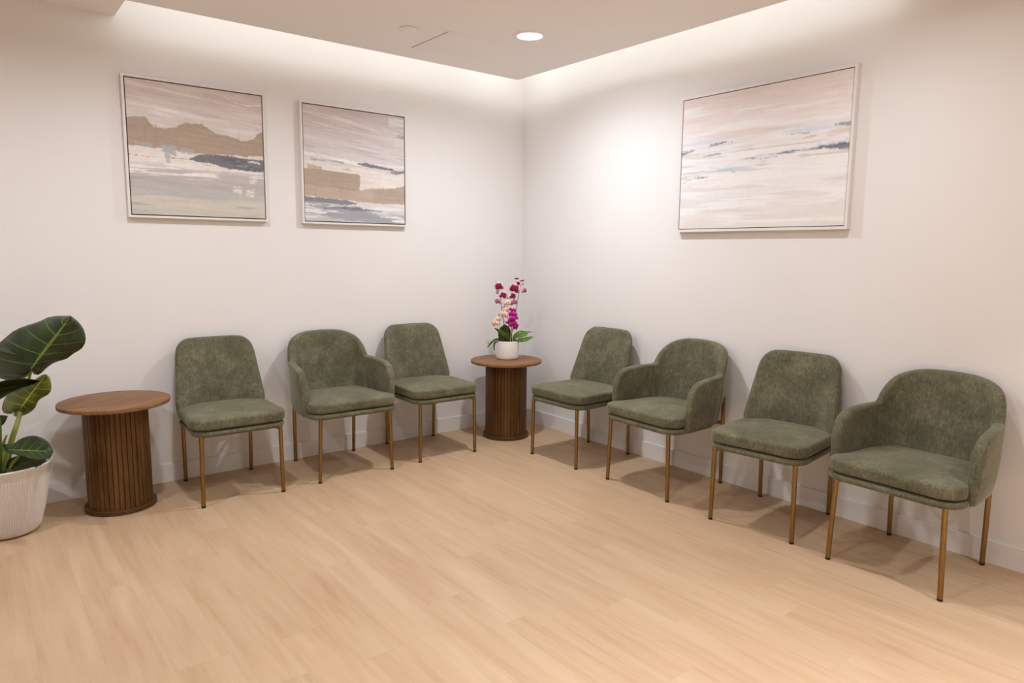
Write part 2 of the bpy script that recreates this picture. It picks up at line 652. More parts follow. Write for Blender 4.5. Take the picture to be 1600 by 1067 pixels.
def make_side_chair():
    root = thing('side_chair', '', 'chair')
    undercarriage(root, 0.4512, 0.4008, 0.5476, 0.005, 0.53)
    base = rounded_poly([(-0.262, -0.303, 0.095), (0.262, -0.303, 0.095), (0.256, 0.115, 0.06), (0.165, 0.226, 0.10), (-0.165, 0.226, 0.10), (-0.256, 0.115, 0.06)])
    b = bmesh.new()
    slab(b, base, 0.402, 0.4335, 0.015, flat)
    obj('seat_base', b, M_VELVET, root)
    cush = rounded_poly([(-0.266, -0.303, 0.088), (0.266, -0.303, 0.088), (0.259, 0.115, 0.06), (0.165, 0.222, 0.09), (-0.165, 0.222, 0.09), (-0.259, 0.115, 0.06)])
    b = bmesh.new()
    slab(b, cush, SEAM + 0.004, 0.501, 0.016, flat, dome=0.018, rings=8, n=144, esegs=6, domeb=0.009)
    obj('seat_cushion', b, M_VELVET, root)
    # backrest: narrower towards the top, wrapped slightly round the sitter, leaning back
    prof = [(-0.240, 0.445, 0.03), (0.240, 0.445, 0.03), (0.2475, 0.53, 0.2), (0.226, 0.80, 0.35), (0.208, 0.893, 0.085),
            (0.10, 0.8985, 0.3), (-0.10, 0.8985, 0.3), (-0.208, 0.893, 0.085), (-0.226, 0.80, 0.35), (-0.2475, 0.53, 0.2)]

    def back(u, v, t):
        k = (v - 0.45)
        cv = 0.094 - 0.15 * min(max(k - 0.03, 0.0), 0.45)
        y = 0.188 + 0.128 * k + 0.10 * max(k, 0) ** 2
        y -= cv * (abs(u) / 0.25) ** 2.3
        slope = -cv * 2.3 * (abs(u) / 0.25) ** 1.3 / 0.25 * (1 if u > 0 else -1)
        n = Vector((-slope, 1.0, -0.13)).normalized()
        p = Vector((u, y, v)) + n * (t - 0.004)
        return p
    b = bmesh.new()
    ol = rounded_poly(prof)
    slab(b, ol, 0.0, 0.040, 0.016, back, rings=14, n=160, esegs=5, centre=(0, 0.66), domeb=0.008)
    br = obj('backrest', b, M_VELVET, root)
    b = bmesh.new()
    pts = [p for p in resample(ol, 200)]
    pts = [p for p in pts if p[1] > 0.5]
    pts.sort(key=lambda p: math.atan2(p[0], p[1] - 0.6))
    c = Vector((0, 0.66))
    tube(b, [back(*(c + (Vector(p) - c) * 1.0), 0.021) for p in pts], 0.0032, 8)
    obj('piping', b, M_VELVET, br)
    return root


# plan of the tub shell: half, from the arm's front to the middle of the back
_PLAN, _PLEN = catmull([(0.300, -0.188), (0.298, -0.10), (0.290, 0.0), (0.276, 0.085), (0.246, 0.165), (0.198, 0.210),
                        (0.12, 0.233), (0.0, 0.242)], 240)
_S = np.linspace(0, _PLEN, 240)


def plan(s):
    """s measured from the middle of the back, positive to the right; returns point and outward normal"""
    q = _PLEN - abs(s)
    e = 0.004

    def pt(v):
        v = min(max(v, 0.0), _PLEN)
        x = float(np.interp(v, _S, _PLAN[:, 0]))
        y = float(np.interp(v, _S, _PLAN[:, 1]))
        return x, y
    x, y = pt(q)
    x0, y0 = pt(q - e)
    x1, y1 = pt(q + e)
    if q > _PLEN - e:
        tx, ty = -1.0, 0.0
    else:
        tx, ty = x1 - x0, y1 - y0
    L = math.hypot(tx, ty)
    nx, ny = ty / L, -tx / L
    if q < 0:
        y += q if False else 0
    sg = 1 if s >= 0 else -1
    return sg * x, y, sg * nx, ny


def shell(s, z, t):
    x, y, nx, ny = plan(s)
    q = _PLEN - abs(s)
    w = min(max((q - 0.16) / 0.26, 0.0), 1.0)                # 0 at arms, 1 at the back
    w = w * w * (3 - 2 * w)
    y2 = y + w * (0.115 * (z - 0.52) + 0.06 * max(z - 0.52, 0) ** 2) + (1 - w) * 0.03 * (z - 0.55)
    k = min(max((0.60 - z) / 0.20, 0), 1)
    x2 = x * (1 - 0.05 * k * k) + nx * (1 - w) * 0.0
    y2 -= 0.035 * k * k * w
    return Vector((x2 + nx * t, y2 + ny * t, z))


def make_armchair():
    root = thing('armchair', '', 'armchair')
    undercarriage(root, 0.4954, 0.4275, 0.5454, 0.013, 0.56)
    base = rounded_poly([(-0.290, -0.305, 0.10), (0.290, -0.305, 0.10), (0.296, -0.17, 0.3), (0.262, 0.10, 0.3),
                         (0.19, 0.235, 0.12), (-0.19, 0.235, 0.12), (-0.262, 0.10, 0.3), (-0.296, -0.17, 0.3)])
    b = bmesh.new()
    slab(b, base, 0.402, 0.4335, 0.015, flat)
    obj('seat_base', b, M_VELVET, root)
    cush = rounded_poly([(-0.290, -0.303, 0.085), (0.290, -0.303, 0.085), (0.291, -0.205, 0.03), (0.266, -0.13, 0.2),
                         (0.250, 0.08, 0.3), (0.19, 0.215, 0.10),
                         (-0.19, 0.215, 0.10), (-0.250, 0.08, 0.3), (-0.266, -0.13, 0.2), (-0.291, -0.205, 0.03)])
    b = bmesh.new()
    slab(b, cush, SEAM + 0.004, 0.501, 0.017, flat, dome=0.020, rings=8, n=160, esegs=6, domeb=0.009)
    obj('seat_cushion', b, M_VELVET, root)
    SJ = _PLEN - 0.310                                         # seam between back and arm
    TH = 0.0245
    # back: tall rounded panel
    top = [(0.0, 0.897), (0.08, 0.894), (0.135, 0.887), (0.185, 0.872), (0.230, 0.848), (0.264, 0.812), (0.291, 0.765),
           (SJ - 0.01, 0.722), (SJ + 0.006, 0.712)]
    half, _ = catmull(top, 60)
    half = [tuple(p) for p in half]
    ol = half + [(SJ + 0.006, 0.56), (SJ + 0.004, 0.43), (SJ - 0.03, 0.408)]
    ol = ol + [(-a, c) for a, c in ol[::-1][:-1]]
    b = bmesh.new()
    slab(b, ol, -TH, TH, 0.017, shell, rings=22, n=240, esegs=5, centre=(0, 0.62), dome=0.004)
    obj('backrest', b, M_VELVET, root)
    # arms: rounded at the front, running into the back
    for s in (-1, 1):
        q = _PLEN
        armtop, _ = catmull([(q, 0.415), (q, 0.50), (q - 0.002, 0.56), (q - 0.008, 0.610), (q - 0.024, 0.652), (q - 0.052, 0.682), (q - 0.10, 0.702),
                             (q - 0.18, 0.711), (q - 0.26, 0.714), (SJ - 0.006, 0.716)], 90)
        ol = [tuple(p) for p in armtop] + [(SJ - 0.006, 0.56), (SJ - 0.004, 0.42), (SJ + 0.05, 0.405), (q - 0.02, 0.405)]
        ol = [(s * a, c) for a, c in ol]
        b = bmesh.new()
        slab(b, ol, -TH, TH, 0.019, shell, rings=18, n=180, esegs=5, centre=(s * (q - 0.16), 0.55), dome=0.003)
        obj('armrest', b, M_VELVET, root)
    return root


SIDE = make_side_chair()
ARM = make_armchair()
G_CH = 'green velvet waiting room chairs'
CHAIRS = [
    (SIDE, -2.546, -0.3398, -0.0200, 'armless green velvet chair beside the wooden table near the leafy floor plant'),
    (SIDE, -1.1326, -0.3293, -0.0227, 'armless green velvet chair just left of the corner table with orchids'),
    (SIDE, -0.3364, -1.1221, -1.5602, 'armless green velvet chair just right of the corner table with orchids'),
    (SIDE, -0.3205, -2.6232, -1.4535, 'armless green velvet chair between the two armchairs on the right, turned slightly'),
    (ARM, -1.8313, -0.3388, -0.0323, 'green velvet armchair between two armless chairs under the pair of paintings'),
    (ARM, -0.3219, -1.8787, -1.6020, 'green velvet armchair under the single wide painting, between two armless chairs'),
    (ARM, -0.3251, -3.3351, -1.5960, 'green velvet armchair at the near right end of the row'),
]
done = set()
for (proto, x, y, rz, label) in CHAIRS:
    o = proto if proto.name not in done else copy_tree(proto)
    done.add(proto.name)
    o.location = (x, y, 0)
    o.rotation_euler = (0, 0, rz)
    o['label'] = label
    o['category'] = 'chair'
    o['group'] = G_CH


# ------------------------------------------------------------------ side tables
def make_table():
    root = thing('side_table', '', 'side table')
    b = bmesh.new()
    R, z1, z0 = 0.277, 0.6070, 0.5855
    lathe(b, [(0, z0), (R - 0.004, z0), (R - 0.001, z0 + 0.001), (R, z0 + 0.003), (R, z1 - 0.0025), (R - 0.0008, z1 - 0.0008),
              (R - 0.0025, z1), (R * 0.6, z1), (0, z1)], 96)
    obj('tabletop', b, M_WOODTOP, root, True)
    # drum of upright slats with a groove between each pair
    ns, per = 40, 24
    n = ns * per

    def groove(f, z):
        k = (f * ns) % 1.0
        d = min(k, 1 - k)
        return -0.0075 if d < 0.05 else (-0.001 if d < 0.09 else 0.0)
    b = bmesh.new()
    lathe(b, [(0, 0.026), (0.162, 0.026), (0.162, 0.2), (0.162, 0.4), (0.162, 0.585), (0, 0.585)], n, groove)
    dr = obj('slatted_drum', b, M_WOODSLAT, root, False)
    b = bmesh.new()
    lathe(b, [(0, 0), (0.178, 0), (0.180, 0.003), (0.180, 0.022), (0.178, 0.026), (0, 0.026)], 80)
    obj('plinth', b, M_WOODBASE, root, False)
    return root


G_TB = 'round slatted wooden side tables'
T1 = make_table()
T2 = copy_tree(T1)
for o, loc, rz, lab in ((T1, (-3.135, -0.293, 0), 0.6, 'round walnut side table with bare top next to the leafy floor plant'),
                        (T2, (-0.4513, -0.3787, 0), 0.2, 'round walnut side table in the room corner carrying the orchid pot')):
    o.location = loc
    o.rotation_euler = (0, 0, rz)
    tag(o, lab, 'side table', G_TB)

# ------------------------------------------------------------------ paintings
_rng = np.random.RandomState(7)


def vnoise(x, y, seed):
    """smooth value noise in [0,1], arrays in lattice units"""
    r = np.random.RandomState(seed).rand(256, 256)
    xi, yi = np.floor(x).astype(int), np.floor(y).astype(int)
    fx, fy = x - xi, y - yi
    fx, fy = fx * fx * (3 - 2 * fx), fy * fy * (3 - 2 * fy)
    g = lambda a, b_: r[a % 256, b_ % 256]
    return (g(xi, yi) * (1 - fx) + g(xi + 1, yi) * fx) * (1 - fy) + (g(xi, yi + 1) * (1 - fx) + g(xi + 1, yi + 1) * fx) * fy


def fbm(x, y, seed, oct_=4):
    s, a, t = 0, 1.0, 0
    for k in range(oct_):
        s = s + a * vnoise(x * 2 ** k + 13.7 * k, y * 2 ** k + 5.1 * k, seed + k)
        t += a
        a *= 0.55
    return s / t


PIGMENT = np.array((1.14, 1.28, 1.42))                        # divides the room light out of the swatch colours, leaving pigment albedo


class Paint:
    """brushwork in canvas coordinates u (left to right) and v (top to bottom), both 0..1"""

    def __init__(self, nu, nv, asp, seed):
        self.u, self.v = np.meshgrid(np.linspace(0, 1, nu), np.linspace(0, 1, nv))
        self.asp, self.seed = asp, seed
        self.c = np.zeros(self.u.shape + (3,))
        self.k = 0

    def N(self, sx, sy, oct_=4):
        self.k += 11
        return fbm(self.u * sx * self.asp, self.v * sy, self.seed + self.k, oct_)

    def lay(self, col, m):
        m = np.clip(m, 0, 1)[..., None]
        self.c = self.c * (1 - m) + np.array(srgb(*col)[:3]) * m

    def ramp(self, stops):
        vv = self.v + (self.N(3, 6) - 0.5) * 0.05
        P = [s[0] for s in stops]
        C = np.array([srgb(*s[1])[:3] for s in stops])
        for k in range(3):
            self.c[..., k] = np.interp(vv, P, C[:, k])

    def streaks(self, col, v0, v1, thr=0.6, soft=0.06, sx=2.5, sy=60, amt=0.8, u0=-1, u1=2, slope=0.0):
        n = fbm((self.u) * sx * self.asp, (self.v - slope * self.u) * sy, self.seed + 500 + self.k, 4)
        self.k += 7
        win = np.clip((self.v - slope * (self.u - .5) - v0) / 0.03, 0, 1) * np.clip((v1 - self.v + slope * (self.u - .5)) / 0.03, 0, 1)
        win = win * np.clip((self.u - u0) / 0.06, 0, 1) * np.clip((u1 - self.u) / 0.06, 0, 1)
        self.lay(col, np.clip((n - thr) / soft, 0, 1) * win * amt)

    def band(self, col, top, bot, rough=0.015, soft=0.004, amt=1.0, sx=14, sy=30, u0=None, u1=None, dry=0.0):
        """area between two polylines [(u,v)..] with ragged edges; dry leaves gaps like a dry brush"""
        tv = np.interp(self.u, [p[0] for p in top], [p[1] for p in top])
        bv = np.interp(self.u, [p[0] for p in bot], [p[1] for p in bot])
        n1 = (self.N(sx, sy) - 0.5) * 2 * rough + (self.N(60, 50, 3) - 0.5) * 1.6 * rough
        n2 = (self.N(sx, sy) - 0.5) * 2 * rough + (self.N(60, 50, 3) - 0.5) * 1.6 * rough
        m = np.clip((self.v - tv + n1) / soft, 0, 1) * np.clip((bv - self.v + n2) / soft, 0, 1)
        nn = (self.N(30, 60, 2) - 0.5) * 0.03
        if u0 is not None:
            m = m * np.clip((self.u - u0 + nn) / 0.008, 0, 1)
        if u1 is not None:
            m = m * np.clip((u1 - self.u + nn) / 0.008, 0, 1)
        if dry > 0:
            m = m * np.clip((self.N(5, 90) - dry) / 0.08, 0, 1)
        self.lay(col, m * amt)

    def weave(self, amt=0.025):
        n = fbm(self.u * 150 * self.asp, self.v * 150, self.seed + 900, 2) - 0.5
        s_ = fbm(self.u * 5 * self.asp, (self.v - 0.05 * self.u) * 90, self.seed + 940, 3) - 0.5
        d_ = fbm(self.u * 26 * self.asp, self.v * 40, self.seed + 970, 3) - 0.5
        self.c = self.c * (1 + n[..., None] * amt * 4 + s_[..., None] * amt * 9 + d_[..., None] * amt * 3)
        self.c = np.clip(self.c * PIGMENT, 0, 0.9)


def make_painting(name, label, axis, a, b_, z0, z1, paint, depth=0.037, face=0.013, gapw=0.0065, group='abstract seascape paintings'):
    """white floater frame; axis 0 hangs on the left-hand wall (spans x), axis 1 on the right-hand wall (spans y)"""
    w, h = abs(b_ - a), z1 - z0
    if axis == 0:
        root = thing(name, label, 'painting', ((a + b_) / 2, -0.001, z0), 0.0, group)
    else:
        root = thing(name, label, 'painting', (-0.001, (a + b_) / 2, z0), -PI / 2, group)
    # local: x to the viewer's right, -y out of the wall
    b = bmesh.new()
    for (x0, x1, q0, q1) in ((-w / 2, -w / 2 + face, 0, h), (w / 2 - face, w / 2, 0, h),
                             (-w / 2 + face, w / 2 - face, 0, face), (-w / 2 + face, w / 2 - face, h - face, h)):
        box(b, x0, x1, -depth, 0, q0, q1)
    obj('frame', b, M_FRAME, root, False)
    b = bmesh.new()
    box(b, -w / 2 + face, w / 2 - face, -0.010, 0, face, h - face)
    bk = obj('backing_board', b, M_GAP, root, False)
    gap = gapw
    cw, ch = w - 2 * face - 2 * gap, h - 2 * face - 2 * gap
    nv, nu = paint.u.shape
    b = bmesh.new()
    grid = [[b.verts.new((-cw / 2 + cw * j / (nu - 1), -depth + 0.004, face + gap + ch * (1 - i / (nv - 1)))) for j in range(nu)]
            for i in range(nv)]
    for i in range(nv - 1):
        for j in range(nu - 1):
            b.faces.new((grid[i][j], grid[i + 1][j], grid[i + 1][j + 1], grid[i][j + 1]))
    rim = [grid[0][j] for j in range(nu)] + [grid[i][nu - 1] for i in range(1, nv)] + \
          [grid[nv - 1][j] for j in range(nu - 2, -1, -1)] + [grid[i][0] for i in range(nv - 2, 0, -1)]
    bk_ = [b.verts.new((q.co.x, -0.010, q.co.z)) for q in rim]
    for i in range(len(rim)):
        j = (i + 1) % len(rim)
        b.faces.new((rim[i], rim[j], bk_[j], bk_[i]))
    me = bpy.data.meshes.new('canvas')
    b.verts.index_update()
    cols = np.ones((len(b.verts), 4), np.float32)
    cols[:nu * nv, :3] = paint.c.reshape(-1, 3)
    cols[nu * nv:, :3] = srgb(214, 200, 188)[:3]
    b.to_mesh(me)
    b.free()
    at = me.color_attributes.new('paint', 'FLOAT_COLOR', 'POINT')
    at.data.foreach_set('color', cols.ravel())
    me.materials.append(M_CANVAS)
    cv = bpy.data.objects.new('canvas', me)
    COL.objects.link(cv)
    cv.parent = root
    return root


# first painting: sand-coloured headland over a grey sea
p = Paint(230, 230, 1.0, 3)
p.ramp([(0, (201, 180, 168)), (0.12, (204, 183, 171)), (0.24, (209, 190, 179)), (0.34, (206, 186, 174)), (0.5, (218, 200, 188)),
        (0.62, (208, 192, 182)), (0.68, (186, 169, 162)), (0.76, (180, 166, 157)), (0.84, (184, 174, 163)), (0.9, (199, 182, 166)), (1, (190, 177, 162))])
p.streaks((218, 200, 190), 0.0, 0.33, 0.52, 0.15, 2.2, 34, 0.7, slope=0.10)
p.streaks((188, 166, 152), 0.0, 0.3, 0.62, 0.1, 2.0, 40, 0.5, slope=0.08)
p.streaks((224, 208, 198), 0.20, 0.42, 0.50, 0.12, 1.6, 30, 0.8, u0=0.15, slope=0.15)
tanTop = [(0, .29), (.03, .275), (.13, .268), (.15, .30), (.18, .335), (.24, .342), (.33, .325), (.37, .305), (.42, .285), (.53, .275), (.56, .30),
          (.6, .325), (.7, .35), (.78, .365), (.85, .375), (.92, .36), (.96, .31), (1, .285)]
tanBot = [(0, .485), (.1, .495), (.2, .50), (.34, .505), (.5, .515), (.6, .515), (.75, .505), (1, .495)]
p.band((170, 145, 125), tanTop, tanBot, 0.014, 0.004)
p.streaks((166, 138, 116), 0.30, 0.5, 0.55, 0.2, 60, 4, 0.35)
p.band((221, 204, 191), [(0, .49), (.3, .505), (.5, .53), (.7, .60)], [(0, .60), (.3, .62), (.5, .64), (.7, .645)], 0.02, 0.006, 0.9, u1=0.66)
p.band((168, 163, 156), [(.04, .455), (.16, .462)], [(.04, .475), (.16, .49)], 0.012, 0.004, 0.85, u0=.04, u1=.17)
p.band((168, 163, 157), [(.2, .455), (.32, .462)], [(.2, .52), (.32, .54)], 0.02, 0.004, 0.9, 20, 20, u0=.22, u1=.33)
p.band((166, 162, 158), [(.2, .50), (.32, .52)], [(.2, .58), (.32, .61)], 0.03, 0.004, 0.8, 20, 20, u0=.24, u1=.29)
p.band((170, 165, 160), [(.34, .475), (.46, .485)], [(.34, .51), (.46, .525)], 0.014, 0.004, 0.8, u0=.36, u1=.46)
p.band((120, 114, 116), [(.42, .56), (.48, .525), (.52, .508), (.65, .508), (.8, .512), (1, .515)],
       [(.42, .565), (.5, .575), (.6, .585), (.68, .612), (.78, .615), (1, .618)], 0.010, 0.004)
p.streaks((96, 92, 96), 0.50, 0.62, 0.55, 0.1, 9, 60, 0.6, u0=.46, slope=0.02)
p.streaks((150, 143, 142), 0.50, 0.62, 0.62, 0.08, 20, 50, 0.6, u0=.5)
p.band((226, 210, 198), [(.86, .53), (.97, .535)], [(.86, .548), (.97, .555)], 0.01, 0.004, 0.9, u0=.87, u1=.97, dry=0.35)
p.streaks((230, 216, 207), 0.58, 0.73, 0.56, 0.06, 4, 60, 0.9, u1=0.66)
p.streaks((226, 212, 204), 0.60, 0.70, 0.60, 0.05, 4, 70, 0.9)
p.streaks((164, 150, 146), 0.64, 0.80, 0.58, 0.1, 3, 50, 0.6)
p.streaks((172, 165, 157), 0.72, 0.88, 0.55, 0.12, 2, 40, 0.6)
for (uu, vv_) in ((.78, .76), (.88, .77), (.90, .665)):
    p.band((220, 204, 192), [(uu - .05, vv_), (uu + .05, vv_)], [(uu - .05, vv_ + .05), (uu + .05, vv_ + .05)], 0.03, 0.004, 0.8, 26, 26, u0=uu - .03, u1=uu + .045, dry=0.42)
p.streaks((208, 184, 164), 0.82, 0.93, 0.52, 0.12, 2, 30, 0.6, u0=.05, u1=.62)
p.streaks((168, 162, 150), 0.88, 1.0, 0.56, 0.1, 2.5, 36, 0.7)
p.band((232, 216, 207), [(.70, .03), (.73, .055), (.82, .085), (.9, .085), (1, .07)], [(.70, .036), (.73, .065), (.82, .09), (.9, .098), (1, .08)], 0.004, 0.003, 0.8, u0=.70, dry=0.3)
p.weave()
make_painting('painting', 'square seascape painting with a wide sand-brown band, left of the pair', 0, -2.9667, -2.1571, 1.6224, 2.4258, p)

# second painting: sand-coloured block low down, grey water at the foot
p = Paint(220, 220, 1.0, 41)
p.ramp([(0, (196, 174, 165)), (0.15, (200, 180, 171)), (0.3, (205, 188, 181)), (0.42, (206, 191, 184)), (0.5, (212, 196, 186)), (0.7, (220, 202, 189)),
        (0.86, (214, 200, 190)), (0.93, (196, 186, 180)), (1, (184, 175, 171))])
p.streaks((186, 168, 160), 0.0, 0.42, 0.58, 0.1, 2.2, 36, 0.6, slope=0.12)
p.streaks((216, 200, 192), 0.05, 0.42, 0.55, 0.12, 2.0, 34, 0.7, slope=0.12)
p.streaks((168, 156, 154), 0.12, 0.46, 0.68, 0.06, 1.6, 70, 0.7, slope=0.14)
p.band((206, 188, 176), [(.6, .17), (.9, .2)], [(.6, .27), (.9, .29)], 0.012, 0.01, 0.6, u0=.55, u1=.9)
p.band((214, 202, 194), [(.82, .01), (1, .02)], [(.82, .10), (1, .09)], 0.02, 0.006, 0.8, u0=.84)
p.band((150, 146, 146), [(.9, .16), (1, .16)], [(.9, .20), (1, .20)], 0.015, 0.004, 0.8, u0=.92, dry=0.4)
p.band((232, 217, 206), [(0, .40), (.2, .415), (.5, .455), (.66, .455)], [(0, .435), (.2, .44), (.5, .49), (.66, .475)], 0.012, 0.005, 0.9, dry=0.3)
p.band((140, 134, 135), [(.05, .45), (.38, .455)], [(.05, .47), (.38, .48)], 0.010, 0.004, 0.75, u0=.06, u1=.38, dry=0.42)
p.band((222, 205, 191), [(0, .475), (.5, .505), (1, .55)], [(0, .53), (.5, .60), (1, .70)], 0.012, 0.005, 0.85)
p.band((120, 114, 118), [(.5, .465), (.62, .455), (.75, .475), (.88, .49), (.9, .5)], [(.5, .475), (.62, .492), (.75, .502), (.88, .508), (.9, .505)], 0.008, 0.004, 0.95, u0=.5, u1=.9)
p.band((126, 120, 122), [(.82, .522), (.92, .505), (1, .49)], [(.82, .53), (.92, .54), (1, .525)], 0.010, 0.004, 0.9, u0=.8)
p.band((190, 160, 138), [(0, .50), (.17, .525)], [(0, .545), (.17, .555)], 0.014, 0.004, 0.9, u0=.02, u1=.17)
p.band((188, 162, 143), [(.36, .515), (.45, .52)], [(.36, .535), (.45, .545)], 0.012, 0.004, 0.8, u0=.36, u1=.45)
p.band((172, 148, 130), [(0, .545), (.15, .545), (.3, .555), (.53, .565)], [(0, .70), (.3, .715), (.54, .735)], 0.005, 0.004, 1, u1=.535)
p.band((184, 158, 139), [(0, .685), (.3, .70), (.5, .715), (.6, .695), (.66, .675), (.8, .675), (.92, .67), (1, .635)],
       [(0, .785), (.3, .80), (.5, .815), (.8, .82), (1, .82)], 0.010, 0.004, 1)
p.band((174, 150, 132), [(.62, .695), (.8, .68), (1, .64)], [(.62, .80), (.8, .815), (1, .815)], 0.012, 0.006, 0.9, u0=.66)
p.streaks((168, 141, 120), 0.56, 0.80, 0.55, 0.2, 60, 4, 0.3, u1=.53)
p.band((132, 127, 130), [(0, .785), (.2, .79), (.4, .80), (.48, .825)], [(0, .84), (.2, .86), (.4, .85), (.48, .84)], 0.010, 0.004, 1, u1=.5)
p.band((150, 145, 146), [(0, .86), (.2, .85), (.5, .86), (.8, .95), (1, .95)], [(0, .94), (.2, .96), (.5, .99), (.8, 1.02), (1, 1.02)], 0.016, 0.006, 0.85)
p.band((118, 113, 119), [(.15, .885), (.3, .865), (.5, .868), (.7, .885), (.9, .905)], [(.15, .905), (.3, .89), (.5, .895), (.7, .902), (.9, .91)], 0.012, 0.004, 0.9, u0=.14, u1=.9, dry=0.3)
p.streaks((228, 214, 206), 0.84, 1.0, 0.58, 0.06, 4, 50, 0.9, slope=0.03)
p.streaks((160, 155, 156), 0.88, 1.0, 0.6, 0.06, 3, 60, 0.7, slope=0.04)
p.weave()
make_painting('painting', 'square seascape painting with a tan block low down, nearer the corner', 0, -1.9258, -1.1286, 1.6194, 2.4199, p)

# third painting: pale wide seascape in cream, blush and slate streaks
p = Paint(260, 200, 1.33, 77)
p.ramp([(0, (221, 200, 189)), (0.1, (223, 202, 192)), (0.25, (227, 210, 202)), (0.45, (226, 212, 206)), (0.6, (229, 216, 210)), (0.75, (226, 212, 205)),
        (0.88, (222, 206, 195)), (1, (218, 203, 192))])
p.streaks((219, 188, 174), 0.02, 0.34, 0.52, 0.16, 1.6, 18, 0.6, slope=0.04)
p.streaks((233, 220, 213), 0.05, 0.5, 0.55, 0.14, 1.8, 26, 0.8, slope=0.02)
p.streaks((208, 186, 174), 0.2, 0.5, 0.62, 0.12, 2.0, 34, 0.4)
p.streaks((206, 200, 200), 0.30, 0.48, 0.56, 0.14, 2.0, 26, 0.6)
p.band((198, 205, 209), [(.66, .335), (.8, .32), (1, .33)], [(.66, .365), (.8, .375), (1, .37)], 0.02, 0.02, 0.7, 6, 20, u0=.64)
p.band((190, 174, 120), [(.63, .415), (.75, .395), (.86, .39)], [(.63, .425), (.75, .415), (.86, .40)], 0.010, 0.008, 0.8, u0=.64, u1=.84, dry=0.35)
p.band((128, 124, 126), [(.66, .365), (.8, .355)], [(.66, .375), (.8, .38)], 0.012, 0.004, 0.8, 20, 40, u0=.66, u1=.8, dry=0.45)
p.band((202, 180, 160), [(.82, .385), (1, .36)], [(.82, .41), (1, .41)], 0.02, 0.01, 0.6, u0=.8, dry=0.3)
p.band((140, 132, 132), [(.93, .33), (1, .32)], [(.93, .345), (1, .36)], 0.012, 0.005, 0.8, u0=.92, dry=0.38)
p.band((188, 198, 200), [(.74, .47), (1, .435)], [(.74, .49), (1, .47)], 0.014, 0.01, 0.7, u0=.72, dry=0.3)
p.band((108, 106, 112), [(0, .385), (.1, .38), (.3, .355), (.4, .365)], [(0, .425), (.1, .395), (.3, .365), (.4, .37)], 0.012, 0.005, 0.85, u0=-1, u1=.38, dry=0.36)
p.band((120, 117, 122), [(.16, .445), (.28, .43)], [(.16, .46), (.28, .445)], 0.010, 0.004, 0.8, 16, 50, u0=.15, u1=.28, dry=0.40)
p.band((202, 188, 170), [(0, .43), (.3, .45)], [(0, .46), (.3, .475)], 0.014, 0.01, 0.5, u1=.3, dry=0.35)
p.band((104, 103, 110), [(.42, .495), (.55, .485), (.7, .475), (.8, .482)], [(.42, .502), (.55, .515), (.7, .505), (.8, .49)], 0.012, 0.005, 0.9, u0=.42, u1=.8, dry=0.30)
p.band((96, 97, 104), [(.74, .475), (.85, .468), (.93, .46), (1, .465)], [(.74, .48), (.85, .487), (.93, .492), (1, .51)], 0.012, 0.005, 0.9, u0=.74, dry=0.30)
p.band((196, 178, 156), [(.7, .505), (1, .50)], [(.7, .53), (1, .54)], 0.016, 0.008, 0.6, u0=.72, dry=0.35)
p.band((196, 200, 205), [(0, .53), (.3, .54), (.45, .55)], [(0, .565), (.3, .575), (.45, .565)], 0.016, 0.01, 0.8, u1=.45, dry=0.25)
p.band((106, 110, 128), [(.26, .572), (.36, .57), (.46, .565)], [(.26, .58), (.36, .588), (.46, .572)], 0.010, 0.004, 0.9, u0=.26, u1=.47, dry=0.32)
p.band((128, 104, 92), [(0, .615), (.1, .60), (.2, .598)], [(0, .64), (.1, .62), (.2, .615)], 0.014, 0.005, 0.75, 18, 50, u1=.2, dry=0.40)
p.band((196, 192, 180), [(0, .585), (.12, .58)], [(0, .615), (.12, .60)], 0.014, 0.008, 0.7, u1=.14, dry=0.3)
p.streaks((234, 223, 218), 0.52, 0.98, 0.52, 0.12, 1.6, 24, 0.8)
p.streaks((206, 188, 176), 0.64, 0.9, 0.60, 0.10, 2.0, 34, 0.5)
p.streaks((196, 182, 172), 0.66, 0.72, 0.55, 0.10, 3.0, 40, 0.5, u0=.62)
p.streaks((158, 154, 157), 0.35, 0.43, 0.56, 0.12, 3.0, 70, 0.6, u1=0.5, slope=-0.03)
p.streaks((150, 147, 152), 0.46, 0.52, 0.54, 0.12, 3.0, 70, 0.6, u0=0.38, slope=-0.03)
p.streaks((160, 160, 168), 0.55, 0.60, 0.54, 0.12, 3.0, 70, 0.6, u1=0.52)
p.streaks((176, 160, 148), 0.40, 0.66, 0.62, 0.10, 3.0, 60, 0.5)
p.streaks((240, 230, 226), 0.36, 0.66, 0.60, 0.10, 2.4, 50, 0.7)
p.weave(0.015)
make_painting('painting', 'wide pale seascape painting with grey and blue streaks, alone on the right-hand wall', 1, -1.6547, -2.7851, 1.5830, 2.4324, p,
              depth=0.037, face=0.016, gapw=0.0045)


